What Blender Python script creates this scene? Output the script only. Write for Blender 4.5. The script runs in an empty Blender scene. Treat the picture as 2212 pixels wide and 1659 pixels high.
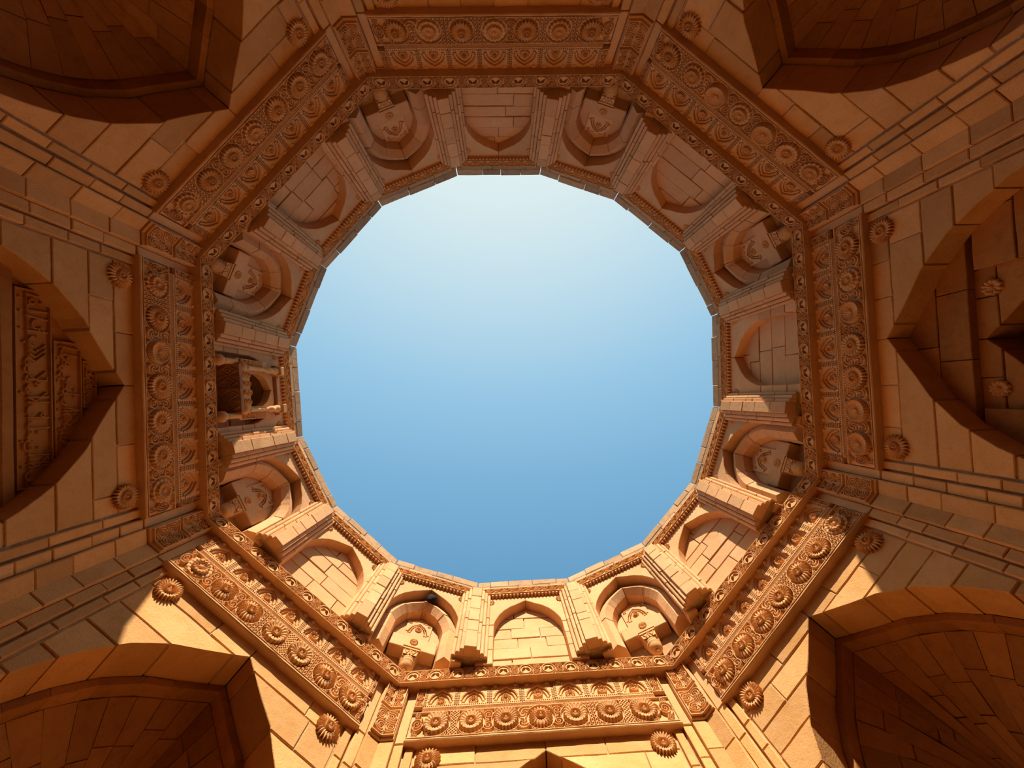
import bpy, math, random
import numpy as np
from mathutils import Matrix, Vector

# ------------------------------------------------------------------ camera, sky, sun, exposure
SC = bpy.context.scene
COL = SC.collection
H = 1.6                                   # eye height above the floor; heights below are above the eye
def rotm(rx, ry, rz):
    c, s = math.cos, math.sin
    X = np.array([[1,0,0],[0,c(rx),-s(rx)],[0,s(rx),c(rx)]])
    Y = np.array([[c(ry),0,s(ry)],[0,1,0],[-s(ry),0,c(ry)]])
    Z = np.array([[c(rz),-s(rz),0],[s(rz),c(rz),0],[0,0,1]])
    return X @ Y @ Z
CR = rotm(-0.0379, -0.0260, -0.0633)
cam_d = bpy.data.cameras.new('camera')
cam_d.sensor_width = 36.0
cam_d.lens = 36.0 * 850.0 / 2212.0
cam_d.clip_start = 0.05
cam = bpy.data.objects.new('camera', cam_d)
COL.objects.link(cam)
cam.matrix_world = Matrix(((CR[0,0], -CR[1,0], -CR[2,0], -0.2269),
                           (CR[0,1], -CR[1,1], -CR[2,1], 0.4936),
                           (CR[0,2], -CR[1,2], -CR[2,2], H), (0,0,0,1)))
SC.camera = cam

SUN_EL, SUN_AZ = math.radians(40.5), math.radians(3.5)     # azimuth from the -Y side
SUN = Vector((math.sin(SUN_AZ)*math.cos(SUN_EL), -math.cos(SUN_AZ)*math.cos(SUN_EL), math.sin(SUN_EL)))
sun_d = bpy.data.lights.new('sun', 'SUN')
sun_d.energy = 8.7
sun_d.color = (1.0, 0.93, 0.84)
sun_d.angle = math.radians(0.53)
sun = bpy.data.objects.new('sun', sun_d)
COL.objects.link(sun)
sun.location = (0, -30, 40)
sun.rotation_euler = SUN.to_track_quat('Z', 'Y').to_euler()

world = bpy.data.worlds.new('sky')
SC.world = world
world.use_nodes = True
wn, wl = world.node_tree.nodes, world.node_tree.links
wn.clear()
w_out = wn.new('ShaderNodeOutputWorld'); w_bg = wn.new('ShaderNodeBackground')
w_geo = wn.new('ShaderNodeTexCoord'); w_dot = wn.new('ShaderNodeVectorMath'); w_dot.operation = 'DOT_PRODUCT'
w_dot.inputs[1].default_value = SUN
w_ac = wn.new('ShaderNodeMath'); w_ac.operation = 'ARCCOSINE'
w_dv = wn.new('ShaderNodeMath'); w_dv.operation = 'DIVIDE'; w_dv.inputs[1].default_value = math.pi
w_rp = wn.new('ShaderNodeValToRGB')
def lin(r, g, b):
    f = lambda c: (c/12.92 if c <= 0.04045 else ((c+0.055)/1.055)**2.4)
    return (f(r/255), f(g/255), f(b/255), 1)
ramp = [(0, (246,249,246)), (22, (219,237,239)), (36, (187,219,235)), (48.5, (152,199,229)), (61, (126,179,216)), (76, (101,156,197)), (110, (92,146,188)), (180, (88,140,182))]
el = w_rp.color_ramp.elements
while len(el) < len(ramp): el.new(0.5)
for e, (a, c) in zip(el, ramp): e.position = a/180.0; e.color = lin(*c)
wl.new(w_geo.outputs['Generated'], w_dot.inputs[0]); wl.new(w_dot.outputs['Value'], w_ac.inputs[0])
wl.new(w_ac.outputs[0], w_dv.inputs[0]); wl.new(w_dv.outputs[0], w_rp.inputs[0])
wl.new(w_rp.outputs[0], w_bg.inputs[0]); wl.new(w_bg.outputs[0], w_out.inputs[0])
w_bg.inputs[1].default_value = 1.0

SC.view_settings.view_transform = 'Standard'
SC.view_settings.look = 'None'
SC.view_settings.gamma = 1.0
SC.view_settings.use_curve_mapping = False
SC.view_settings.exposure = 0.0
SC.cycles.diffuse_bounces = 6
SC.cycles.max_bounces = 10

rnd = random.Random(11)

# ------------------------------------------------------------------ materials
def stone_mat(name, ca, cb, cstain, stain=0.35, val=0.30, bump=0.35, pale=0.0, cpale=(0.82,0.66,0.46,1), pit=0.25):
    m = bpy.data.materials.new(name); m.use_nodes = True
    n, l = m.node_tree.nodes, m.node_tree.links
    b = n['Principled BSDF']; b.inputs['Roughness'].default_value = 0.92
    b.inputs['Specular IOR Level'].default_value = 0.15
    geo = n.new('ShaderNodeNewGeometry'); oi = n.new('ShaderNodeObjectInfo')
    add = n.new('ShaderNodeVectorMath'); add.operation = 'MULTIPLY_ADD'
    comb = n.new('ShaderNodeCombineXYZ'); 
    for i in range(3): l.new(oi.outputs['Random'], comb.inputs[i])
    l.new(comb.outputs[0], add.inputs[0]); add.inputs[1].default_value = (7,11,5); l.new(geo.outputs['Position'], add.inputs[2])
    def noise(scale, det, vec=None, rough=0.6):
        t = n.new('ShaderNodeTexNoise'); t.inputs['Scale'].default_value = scale; t.inputs['Detail'].default_value = det
        t.inputs['Roughness'].default_value = rough
        l.new((vec or add).outputs[0], t.inputs['Vector']); return t
    def ramp_(src, a, c):
        r = n.new('ShaderNodeMapRange'); r.inputs[1].default_value = a; r.inputs[2].default_value = c
        l.new(src, r.inputs[0]); return r.outputs[0]
    def mix(f, a, c, mode='MIX'):
        x = n.new('ShaderNodeMix'); x.data_type = 'RGBA'; x.blend_type = mode
        if isinstance(f, float): x.inputs[0].default_value = f
        else: l.new(f, x.inputs[0])
        for s, v in ((6, a), (7, c)):
            if isinstance(v, tuple): x.inputs[s].default_value = v
            else: l.new(v, x.inputs[s])
        return x.outputs[2]
    n1 = noise(1.7, 4); n2 = noise(9, 6); n3 = noise(55, 4); n4 = noise(3.1, 7, geo_vec(n, geo), 0.7)
    c = mix(ramp_(n1.outputs['Fac'], 0.33, 0.68), ca, cb)
    c = mix(mul(n, l, ramp_(n2.outputs['Fac'], 0.5, 0.75), stain), c, cstain)
    if pale > 0: c = mix(mul(n, l, ramp_(n4.outputs['Fac'], 0.56, 0.70), pale), c, cpale)
    v = n.new('ShaderNodeMapRange'); l.new(oi.outputs['Random'], v.inputs[0])
    v.inputs[3].default_value = 1 - val*0.62; v.inputs[4].default_value = 1 + val*0.38
    pt = n.new('ShaderNodeMapRange'); l.new(n3.outputs['Fac'], pt.inputs[0]); pt.inputs[1].default_value = 0.28; pt.inputs[2].default_value = 0.42
    pt.inputs[3].default_value = 1 - pit; pt.inputs[4].default_value = 1.0
    mm = n.new('ShaderNodeMath'); mm.operation = 'MULTIPLY'; l.new(v.outputs[0], mm.inputs[0]); l.new(pt.outputs[0], mm.inputs[1])
    sc = n.new('ShaderNodeVectorMath'); sc.operation = 'SCALE'; l.new(c, sc.inputs[0]); l.new(mm.outputs[0], sc.inputs['Scale'])
    l.new(sc.outputs[0], b.inputs['Base Color'])
    ad = n.new('ShaderNodeMath'); ad.operation = 'MULTIPLY_ADD'; l.new(n2.outputs['Fac'], ad.inputs[0]); ad.inputs[1].default_value = 1.6; l.new(n3.outputs['Fac'], ad.inputs[2])
    bp = n.new('ShaderNodeBump'); bp.inputs['Strength'].default_value = bump; bp.inputs['Distance'].default_value = 0.012
    l.new(ad.outputs[0], bp.inputs['Height']); l.new(bp.outputs[0], b.inputs['Normal'])
    return m
def geo_vec(n, geo):
    v = n.new('ShaderNodeVectorMath'); v.operation = 'SCALE'; v.inputs['Scale'].default_value = 1.0
    n.id_data.links.new(geo.outputs['Position'], v.inputs[0]); return v
def mul(n, l, src, k):
    x = n.new('ShaderNodeMath'); x.operation = 'MULTIPLY'; l.new(src, x.inputs[0]); x.inputs[1].default_value = k; return x.outputs[0]

M = {}
M['wall'] = stone_mat('sandstone_ashlar', (0.71,0.372,0.132,1), (0.62,0.3,0.09,1), (0.43,0.19,0.052,1), 0.30, 0.34, 0.40, 0.10)
M['carved'] = stone_mat('carved_sandstone', (0.69,0.376,0.152,1), (0.64,0.328,0.12,1), (0.45,0.212,0.07,1), 0.25, 0.12, 0.25, 0.08)
M['drum'] = stone_mat('drum_sandstone', (0.7,0.38,0.168,1), (0.65,0.335,0.134,1), (0.5,0.245,0.09,1), 0.28, 0.20, 0.35, 0.14)
M['niche'] = stone_mat('shaded_niche_sandstone', (0.48,0.21,0.05,1), (0.39,0.155,0.034,1), (0.22,0.085,0.02,1), 0.45, 0.25, 0.35, 0.05)  # same stone made darker: the shade of the recesses is in the colour
M['mortar'] = stone_mat('lime_mortar', (0.55,0.34,0.15,1), (0.40,0.22,0.09,1), (0.75,0.56,0.34,1), 0.5, 0.05, 0.6, 0.75, (0.85,0.70,0.52,1))
M['coping'] = stone_mat('weathered_coping_stone', (0.56,0.32,0.14,1), (0.46,0.26,0.125,1), (0.20,0.14,0.11,1), 0.65, 0.45, 0.6, 0.0)
M['brown']  = stone_mat('brown_stone', (0.42,0.20,0.09,1), (0.33,0.15,0.07,1), (0.18,0.08,0.04,1), 0.4, 0.3, 0.35, 0.0)
M['comb_and_shade']   = stone_mat('dark_comb_and_window_shade', (0.035,0.02,0.016,1), (0.02,0.013,0.012,1), (0.06,0.035,0.025,1), 0.5, 0.1, 1.0, 0.0)  # the comb's own dark colour, also painted shade behind the balcony window
M['floor']  = stone_mat('floor_stone', (0.22,0.14,0.075,1), (0.18,0.11,0.055,1), (0.12,0.075,0.04,1), 0.4, 0.1, 0.3, 0.0)

# ------------------------------------------------------------------ object helpers
WM = {}
def put(o, Mw, parent=None):
    WM[o.name] = Mw
    COL.objects.link(o)
    if parent is not None:
        o.parent = parent
        o.matrix_local = WM[parent.name].inverted() @ Mw
    else:
        o.matrix_world = Mw
    return o
def obj(name, me, mat, Mw, parent=None, label=None):
    if mat is not None and len(me.materials) == 0: me.materials.append(M[mat])
    o = put(bpy.data.objects.new(name, me), Mw, parent)
    if label: o['label'] = label
    return o
def thing(name, Mw, label, cat, group=None, kind=None):
    o = put(bpy.data.objects.new(name, None), Mw)
    o.empty_display_size = 0.2
    o['label'] = label; o['category'] = cat
    if group: o['group'] = group
    if kind: o['kind'] = kind
    return o
def T(x=0, y=0, z=0): return Matrix.Translation((x, y, z))
def frame(px, py, nx, ny, d=0.0):
    """local X = right seen from inside, Y = outward into the wall, Z = up; z=0 is eye height"""
    l = math.hypot(nx, ny); nx, ny = nx/l, ny/l
    return Matrix(((ny, nx, 0, px+nx*d), (-nx, ny, 0, py+ny*d), (0, 0, 1, H), (0,0,0,1)))
def mesh(name, v, f, smooth=False):
    me = bpy.data.meshes.new(name); me.from_pydata([tuple(map(float, p)) for p in v], [], f); me.update()
    if smooth: me.polygons.foreach_set('use_smooth', [True]*len(me.polygons))
    return me

def inset(poly, b):
    n = len(poly); out = []
    for i in range(n):
        p0, p1, p2 = poly[i-1], poly[i], poly[(i+1) % n]
        def nrm(a, c):
            dx, dz = c[0]-a[0], c[1]-a[1]; l = math.hypot(dx, dz) or 1e-9
            return (-dz/l, dx/l)
        a, c = nrm(p0, p1), nrm(p1, p2)
        mx, mz = a[0]+c[0], a[1]+c[1]; k = max(0.35, (mx*mx+mz*mz)/2)
        out.append((p1[0]+mx/k*b*0.5*1.0*1.0 if False else p1[0]+b*mx/max(k,0.5), p1[1]+b*mz/max(k,0.5)))
    return out
def rough(poly, step=0.16, amp=0.004):
    out = []
    n = len(poly)
    for i in range(n):
        a, c = poly[i], poly[(i+1) % n]
        L = math.hypot(c[0]-a[0], c[1]-a[1]); k = max(1, int(L/step))
        for j in range(k):
            t = j/k; r = amp if j else amp*0.6
            out.append((a[0]+(c[0]-a[0])*t+rnd.uniform(-r, r), a[1]+(c[1]-a[1])*t+rnd.uniform(-r, r)))
    return out
def prism(poly, d0, d1, bev=0.006, tilt=0.0, name='stone'):
    """poly (s,z) counter-clockwise seen from the front; d0 front depth, d1 back depth"""
    n = len(poly)
    if bev > 0:
        ip = inset(poly, bev)
        cz = sum(p[1] for p in poly)/n; cs = sum(p[0] for p in poly)/n
        v = [(p[0], d0+tilt*(p[1]-cz), p[1]) for p in ip] + [(p[0], d0+bev*0.9+tilt*(p[1]-cz), p[1]) for p in poly] + [(p[0], d1, p[1]) for p in poly]
        f = [list(range(n))] + [[i, n+i, n+(i+1) % n, (i+1) % n] for i in range(n)] + [[n+i, 2*n+i, 2*n+(i+1) % n, n+(i+1) % n] for i in range(n)] + [list(range(3*n-1, 2*n-1, -1))]
    else:
        v = [(p[0], d0, p[1]) for p in poly] + [(p[0], d1, p[1]) for p in poly]
        f = [list(range(n))] + [[i, n+i, n+(i+1) % n, (i+1) % n] for i in range(n)] + [list(range(2*n-1, n-1, -1))]
    return mesh(name, v, f)
def rect(s0, s1, z0, z1): return [(s0, z0), (s1, z0), (s1, z1), (s0, z1)]

# ---- pointed arch
ARCH = [(1,0), (.985,.11), (.94,.22), (.85,.39), (.71,.57), (.50,.735), (.32,.825), (0,1)]
def arch_x(z, w, zs, za):
    if z <= zs: return w
    if z >= za: return 0.0
    t = (z-zs)/(za-zs)
    for (x0, t0), (x1, t1) in zip(ARCH, ARCH[1:]):
        if t <= t1: return w*(x0+(x1-x0)*(t-t0)/(t1-t0))
    return 0.0
def arch_path(w, zs, za, zb):
    """left foot, over the apex, right foot"""
    L = [(-w, zb)] + [(-w*x, zs+(za-zs)*t) for x, t in ARCH]
    return L + [(-s, z) for s, z in L[-2::-1]]
def clip_stone(s0, s1, z0, z1, a, side):
    w, zs, za = a
    lv = sorted(set([z0, z1] + [zs+(za-zs)*t for _, t in ARCH if z0 < zs+(za-zs)*t < z1]))
    xl = [(max(s0, arch_x(z, w, zs, za)), z) for z in lv]
    if xl[-1][0] >= s1-0.03: return None
    zz = z0
    if xl[0][0] >= s1:
        lo, hi = z0, z1
        for _ in range(30):
            m = (lo+hi)/2
            if arch_x(m, w, zs, za) > s1: lo = m
            else: hi = m
        zz = hi
        xl = [(s1, zz)] + [p for p in xl if p[1] > zz+1e-4 and p[0] < s1]
        poly = [(s1, zz), (s1, z1)] + xl[::-1][:-1]
    else:
        poly = [xl[0], (s1, z0), (s1, z1)] + xl[::-1][:-1]
    if len(poly) < 3: return None
    area = 0.5*sum(poly[i-1][0]*poly[i][1]-poly[i][0]*poly[i-1][1] for i in range(len(poly)))
    if area < 0.003: return None
    if side < 0: poly = [(-x, z) for x, z in poly][::-1]
    return poly
def arch_stones(fr, parent, smax, courses, a, d0, d1, mat, name='stone_block', step=0.8, g=0.014, jit=0.012, split_top=False, one=False):
    """ashlar around a pointed opening a=(half width, springing, apex); every block an object"""
    for side in (1, -1):
        for z0, z1 in zip(courses, courses[1:]):
            lo = arch_x(z1, *a); 
            cuts = [max(0.0, min(lo, arch_x(z0, *a)))]
            x = arch_x((z0+z1)/2, *a) if arch_x((z0+z1)/2, *a) > 0.05 else 0.0
            while not one:
                x += rnd.uniform(0.6, 1.35)*step
                if x > smax-0.22: break
                cuts.append(x)
            cuts.append(smax)
            for c0, c1 in zip(cuts, cuts[1:]):
                p = clip_stone(c0+(g/2), c1-g/2, z0+g/2+rnd.uniform(0, .004), z1-g/2-rnd.uniform(0, .004), a, side)
                if p: obj(name, prism(rough(p, .17, .005), d0+rnd.uniform(-jit, jit*.4), d1, .007, rnd.uniform(-.012, .012)), mat, fr, parent)
def rect_stones(fr, parent, s0, s1, courses, d0, d1, mat, name='stone_block', step=0.7, g=0.010, jit=0.008, inside=None):
    for z0, z1 in zip(courses, courses[1:]):
        hw = 9.0
        x = s0; cuts = [s0]
        x += rnd.uniform(.3, 1.)*step
        while x < s1-0.2: cuts.append(x); x += rnd.uniform(.65, 1.35)*step
        cuts.append(s1)
        for c0, c1 in zip(cuts, cuts[1:]):
            obj(name, prism(rough(rect(c0+g/2, c1-g/2, z0+g/2, z1-g/2), .17, .005), d0+rnd.uniform(-jit, jit*.5), d1, .007, rnd.uniform(-.012, .012)), mat, fr, parent)
def courses_(z0, z1, h):
    out = [z0]
    while out[-1] < z1-h*0.7: out.append(out[-1]+h*rnd.uniform(.8, 1.2))
    k = (z1-z0)/(out[-1]-z0) if len(out) > 1 else 1
    return [z0+(z-z0)*k for z in out]

# ------------------------------------------------------------------ carved relief: real displaced meshes
def relief(name, W, Hh, nx, nz, fn, back=0.05, k=1.0):
    u = np.linspace(-W/2, W/2, nx); v = np.linspace(-Hh/2, Hh/2, nz)
    U, V = np.meshgrid(u, v)
    h = fn(U, V)*k
    co = np.stack([U, -h, V], -1).reshape(-1, 3).tolist()
    idx = np.arange(nx*nz).reshape(nz, nx)
    f = np.stack([idx[:-1,:-1], idx[:-1,1:], idx[1:,1:], idx[1:,:-1]], -1).reshape(-1, 4).tolist()
    ring = list(idx[0,:]) + list(idx[1:,-1]) + list(idx[-1,-2::-1]) + list(idx[-2:0:-1,0])
    b = len(co)
    for i in ring: co.append((co[i][0], back, co[i][2]))
    m = len(ring)
    for i in range(m): f.append([int(ring[i]), b+i, b+(i+1) % m, int(ring[(i+1) % m])])
    return mesh(name, co, f)
def pdist(U, V, pts):
    D = np.full(U.shape, 9.0)
    for (x0, y0), (x1, y1) in zip(pts, pts[1:]):
        dx, dy = x1-x0, y1-y0; L = dx*dx+dy*dy+1e-12
        t = np.clip(((U-x0)*dx+(V-y0)*dy)/L, 0, 1)
        D = np.minimum(D, np.hypot(U-x0-t*dx, V-y0-t*dy))
    return D
def spiral(cx, cz, r, turns, ph, dr=1, n=40, r0=0.006):
    return [(cx+(r0+(r-r0)*i/n)*math.cos(ph+dr*turns*2*math.pi*(i/n-1)), cz+(r0+(r-r0)*i/n)*math.sin(ph+dr*turns*2*math.pi*(i/n-1))) for i in range(n+1)]
def ridge(D, w, h): return h*np.clip((w-D)/(w*0.55), 0, 1)
def pit(D, w): return np.clip((w-D)/(w*0.4), 0, 1)
def smax(*a):
    r = a[0]
    for x in a[1:]: r = np.maximum(r, x)
    return r
TW, TA, TB = 0.47, 0.41, 0.40
def ring_of(U, V, cx, cz, r, w, h): return ridge(np.abs(np.hypot(U-cx, V-cz)-r), w, h)
def gap_frame(U, V, h):
    D = np.minimum(np.hypot(U-TW/2, V), np.hypot(U+TW/2, V))
    h = np.where(D < 0.195, 0.0, h)
    h = smax(h, ridge(np.abs(D-0.197), .009, .022))
    return smax(h, np.where(np.abs(V) > TA/2-.012, .02, 0))
def gapS(U, V):
    h = np.zeros(U.shape)
    for s in (1, -1):
        D = pdist(U, V, spiral(0.0*s, .088*s, .082, 2.1, -s*math.pi/2, s)); h = smax(h, ridge(D, .011, .024))
        D = pdist(U, V, spiral(.105*s, .165*s, .038, 1.6, 0, -s)); h = smax(h, ridge(D, .009, .022))
        D = pdist(U, V, spiral(-.105*s, .160*s, .036, 1.5, 1, s)); h = smax(h, ridge(D, .009, .022))
        D = pdist(U, V, spiral(.19*s, -.185*s, .022, 1.2, 1, s)); h = smax(h, ridge(D, .008, .02))
    return gap_frame(U, V, h)
def gapK(U, V):
    h = np.zeros(U.shape)
    for i in range(-4, 5):
        for j in range(-4, 5):
            h = smax(h, ridge(np.abs(np.hypot(U-i*.055, V-j*.055)-.042), .0075, .022))
    return gap_frame(U, V, h)
def gapL(U, V):
    h = np.zeros(U.shape)
    for s in (1, -1):
        cx, cz = .012*s, .075*s
        r = np.hypot(U-cx, V-cz); th = np.arctan2(V-cz, (U-cx)*s)
        st = .5+.5*np.cos((r*95+th*2.2)*1.35)
        h = smax(h, np.where(r < .095, .006+.02*np.clip(st*1.6-.3, 0, 1), 0))
        h = smax(h, ridge(np.abs(r-.096), .008, .026))
        h = smax(h, ridge(pdist(U, V, spiral(.12*s, .165*s, .045, 1.8, .5, s)), .009, .022))
        h = smax(h, ridge(pdist(U, V, spiral(-.13*s, .172*s, .034, 1.5, 2, -s)), .009, .022))
    return gap_frame(U, V, h)
def gapX(U, V):
    a = np.abs(((U+V)*22) % 1-.5); b = np.abs(((U-V)*22) % 1-.5)
    h = np.where((a < .17) | (b < .17), .02, 0.0); h = np.where(np.abs(U) < .07, h, 0)
    for s in (1, -1):
        for t in (1, -1): h = smax(h, ridge(pdist(U, V, spiral(.125*s, .165*t, .045, 1.8, 1, s*t)), .009, .022))
    return gap_frame(U, V, h)
def panelB(U, V):
    w, zs, za = .165, -.085, .125
    xa = np.interp(V, [-.3]+[zs+(za-zs)*t for _, t in ARCH], [w]+[w*x for x, _ in ARCH])
    w2 = .128
    xb = np.interp(V, [-.3]+[zs+(za-.032-zs)*t for _, t in ARCH], [w2]+[w2*x for x, _ in ARCH], right=0)
    h = np.full(U.shape, .050)
    h = np.where((np.abs(U) < xa) & (V < za) & (V > -.155), .024, h)
    h = np.where((np.abs(U) < xb) & (V < za-.032) & (V > -.155), .0, h)
    for s in (1, -1):                                             # stepped ears at the springing
        h = np.where((np.abs(U-s*.155) < .030) & (np.abs(V+.098) < .010), -.012, h)
        h = np.where((np.abs(U-s*.128) < .022) & (np.abs(V+.130) < .010), -.012, h)
        k = np.hypot(U-s*.150, V-.135)
        h = np.where(k < .034, .042+.030*np.sqrt(np.clip(1-(k/.034)**2, 0, 1)), h)
        h = np.where((np.abs(U-s*.085) < .014) & (np.abs(V-.165) < .009), .005, h)
        for c in (.205, .222):
            h = np.where((np.abs(U-s*c) < .0055) & (((V*30) % 1) < .58) & (np.abs(V) < .175), .026, h)
    arc = np.abs(np.abs(U)-xa-.014); h = np.where((arc < .005) & (((V*38) % 1) < .5) & (V > -.05) & (V < .1), .034, h)
    h = np.where((V < -.168) & (V > -.185) & (((U*34) % 1) < .5), .030, h)
    return h
def braid(U, V):
    a = np.abs(V-.014*np.sin(U*2*math.pi/.0392)); b = np.abs(V+.014*np.sin(U*2*math.pi/.0392))
    return smax(ridge(a, .009, .012), ridge(b, .009, .012), np.where(np.abs(V) > .024, .014, 0.0))
CW, CH = 0.36, 0.25
def bandC(U, V):
    h = np.full(U.shape, .012); hole = np.zeros(U.shape, bool); small = np.zeros(U.shape, bool)
    r = np.hypot(U, V)
    h = smax(h, ridge(np.abs(r-.094), .010, .034), ridge(np.abs(r-.114), .007, .028))
    h = np.where(r < .084, .024, h)
    for s in (1, -1):
        cx, cz = .038*s, .004
        a = (U-cx)*math.cos(.5*s)+(V-cz)*math.sin(.5*s); b = -(U-cx)*math.sin(.5*s)+(V-cz)*math.cos(.5*s)
        hole |= np.hypot(a/(.023+.011*np.clip(b/.05, -1, 1)), b/.052) < 1
        for t in (1, -1):
            h = smax(h, ridge(pdist(U, V, spiral(.150*s, .068*t, .036, 1.6, .6, s*t)), .0075, .030))
            small |= np.hypot(U-.118*s, V-.100*t) < .017
        h = smax(h, ridge(pdist(U, V, [(.18*s, -.03), (.135*s, .0), (.18*s, .03)]), .008, .030))
    h = np.where(np.abs(V) > CH/2-.010, .028, h)
    h = np.where(small, -.035, h)
    return np.where(hole, -.062, h)
DW, DH = 0.36, 0.20
def bandD(U, V):
    y = .045*np.sin(U*2*math.pi/DW)
    h = ridge(np.abs(V-y), .010, .022)
    for s in (1, -1):
        h = smax(h, ridge(pdist(U, V, spiral(.09*s, -.025*s, .040, 1.8, 0, s)), .008, .020))
        h = smax(h, ridge(pdist(U, V, [(.02*s, .05*s), (.06*s, .075*s), (.11*s, .07*s), (.15*s, .05*s)]), .007, .018))
        h = smax(h, ridge(pdist(U, V, spiral(.16*s, .062*s, .02, 1.2, 0, -s)), .007, .018))
    tri = np.abs(((U*28) % 1)-.5)*.036
    h = np.where(V > .085-tri+.004, .022, h); h = np.where(V < -.090, .016, h)
    return h
def swirl(U, V):
    h = np.zeros(U.shape); W2 = float(U.max()); H2 = float(V.max())
    for k in range(3):
        cz = (-.66+.66*k)*H2
        h = smax(h, ridge(pdist(U, V, spiral(0, cz, min(W2*.8, H2*.31), 2.3, k*2.2, (-1)**k)), .0085, .020))
    h = smax(h, np.where((np.abs(U) > W2-.010) | (np.abs(V) > H2-.010), .022, 0))
    return h
def leafy(U, V):
    W2 = float(U.max()); H2 = float(V.max())
    h = np.zeros(U.shape)
    for s in (1, -1):
        cx, cz = -.25*W2*s, .42*H2*s
        r = np.hypot(U-cx, (V-cz)); th = np.arctan2(V-cz, U-cx)
        st = .5+.5*np.cos(r*230+th*2)
        h = smax(h, np.where(r < .5*H2, .004+.018*np.clip(st*1.7-.35, 0, 1), 0))
    return smax(h, np.where((np.abs(U) > W2-.010) | (np.abs(V) > H2-.010), .02, 0))
def shield(U, V):
    h = np.zeros(U.shape)
    for ww, zz, wd in ((.150, .165, .012), (.112, .118, .010)):
        D = pdist(U, V, arch_path(ww, -.075, zz, -.085)); h = np.where(D < wd, -.030, h)
    for s in (1, -1):
        h = np.where((np.abs(U-s*.172) < .030) & (np.abs(V+.088) < .012), -.030, h)
        h = np.where((np.abs(U-s*.140) < .030) & (np.abs(V+.122) < .010), -.030, h)
        h = np.where((np.abs(U-s*.120) < .070) & (np.abs(V-.200) < .009), -.026, h)
        h = np.where(np.abs(np.hypot(U-s*.165, V-.150)-.020) < .007, -.020, h)
    return h
def calligraphy(seed):
    q = random.Random(seed)
    def fn(U, V):
        W2, H2 = float(U.max()), float(V.max())
        D = np.full(U.shape, 9.0); x = -W2+.05
        def st(pts, w=0):
            nonlocal D
            D = np.minimum(D, pdist(U, V, pts)+w)
        while x < W2-.06:
            k = q.random()
            if k < .34:
                sl = q.uniform(-.01, .025); st([(x, -H2*.35), (x+sl, H2*.82)]); x += q.uniform(.035, .06)
            elif k < .60:
                r = q.uniform(.035, .055); cz = q.uniform(-.35, .25)*H2
                st([(x+r+r*math.cos(a), cz+r*.8*math.sin(a)) for a in np.linspace(math.pi*.95, 2.1*math.pi, 10)]); x += r*1.6
            elif k < .74:
                r = q.uniform(.018, .028); cz = q.uniform(-.5, .5)*H2
                st([(x+r+r*math.cos(a), cz+r*math.sin(a)) for a in np.linspace(0, 2*math.pi, 10)]); x += r*2
            elif k < .9:
                L = q.uniform(.10, .18); z0 = q.uniform(-.6, -.1)*H2
                st([(x, z0), (x+L*.5, z0-.012), (x+L, z0+.05)]); st([(x+L*.35, z0+.02), (x+L*.5, H2*.75)]); x += L*.55
            else:
                st([(x, H2*.7), (x+.09, H2*.1), (x+.06, -H2*.2)]); x += .05
            if q.random() < .8:
                cx, cz = x+q.uniform(-.04, .02), q.choice((-.68, -.5, .2, .5, .72))*H2
                st([(cx, cz), (cx+.002, cz+.002)], -.003)
        st([(-W2, -H2*.35), (W2, -H2*.30)], .004)
        h = ridge(D, .013, .020)
        return smax(h, np.where((np.abs(U) > W2-.016) | (np.abs(V) > H2-.016), .024, 0.0))
    return fn

def rosette(name, R, petals, prof, teeth=0.10, amp=0.10, hs=1.0, sharp=1.0, nper=6, twist=0.0):
    nt = petals*nper; ts = [p[0] for p in prof]; hs_ = [p[1]*hs for p in prof]
    t = np.array(sorted(set(ts + [a+(b-a)*k for a, b in zip(ts, ts[1:]) for k in (.5,)])))
    v = [(0, -float(hs_[0]), 0)]; f = []
    for ti in t[1:]:
        hh = float(np.interp(ti, ts, hs_))
        for j in range(nt):
            th = 2*math.pi*j/nt
            c = (.5-.5*math.cos(petals*(th+twist*ti)))**sharp
            r = R*ti*(1-teeth*c*ti**3)
            hj = hh*(1-amp*c*min(1, ti*1.6))-(.006*c if .14 < ti < .9 else 0) if ti < .995 else hh
            v.append((r*math.cos(th), -hj, r*math.sin(th)))
    for j in range(nt): f.append([0, 1+j, 1+(j+1) % nt])
    for k in range(len(t)-2):
        a, b = 1+k*nt, 1+(k+1)*nt
        for j in range(nt): f.append([a+j, b+j, b+(j+1) % nt, a+(j+1) % nt])
    return mesh(name, v, f)
P_DISH = [(0,.080),(.08,.075),(.11,.052),(.22,.052),(.27,.095),(.38,.092),(.42,.050),(.60,.058),(.82,.076),(.93,.072),(.97,.05),(1,-.01)]
P_BOWL = [(0,.075),(.10,.07),(.15,.048),(.55,.055),(.78,.078),(.83,.098),(.94,.098),(.97,.07),(1,-.01)]
P_SUN  = [(0,.105),(.08,.10),(.12,.06),(.19,.06),(.24,.108),(.34,.106),(.38,.05),(.58,.070),(.80,.062),(.95,.048),(1,-.01)]
P_CUP  = [(0,.075),(.10,.07),(.16,.045),(.40,.052),(.52,.09),(.64,.092),(.68,.035),(.86,.042),(.96,.036),(1,-.01)]
P_FLAT = [(0,.035),(.15,.03),(.25,.012),(.5,.018),(.7,.034),(.85,.03),(.92,.02),(1,-.004)]
RA_R = .168
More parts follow.
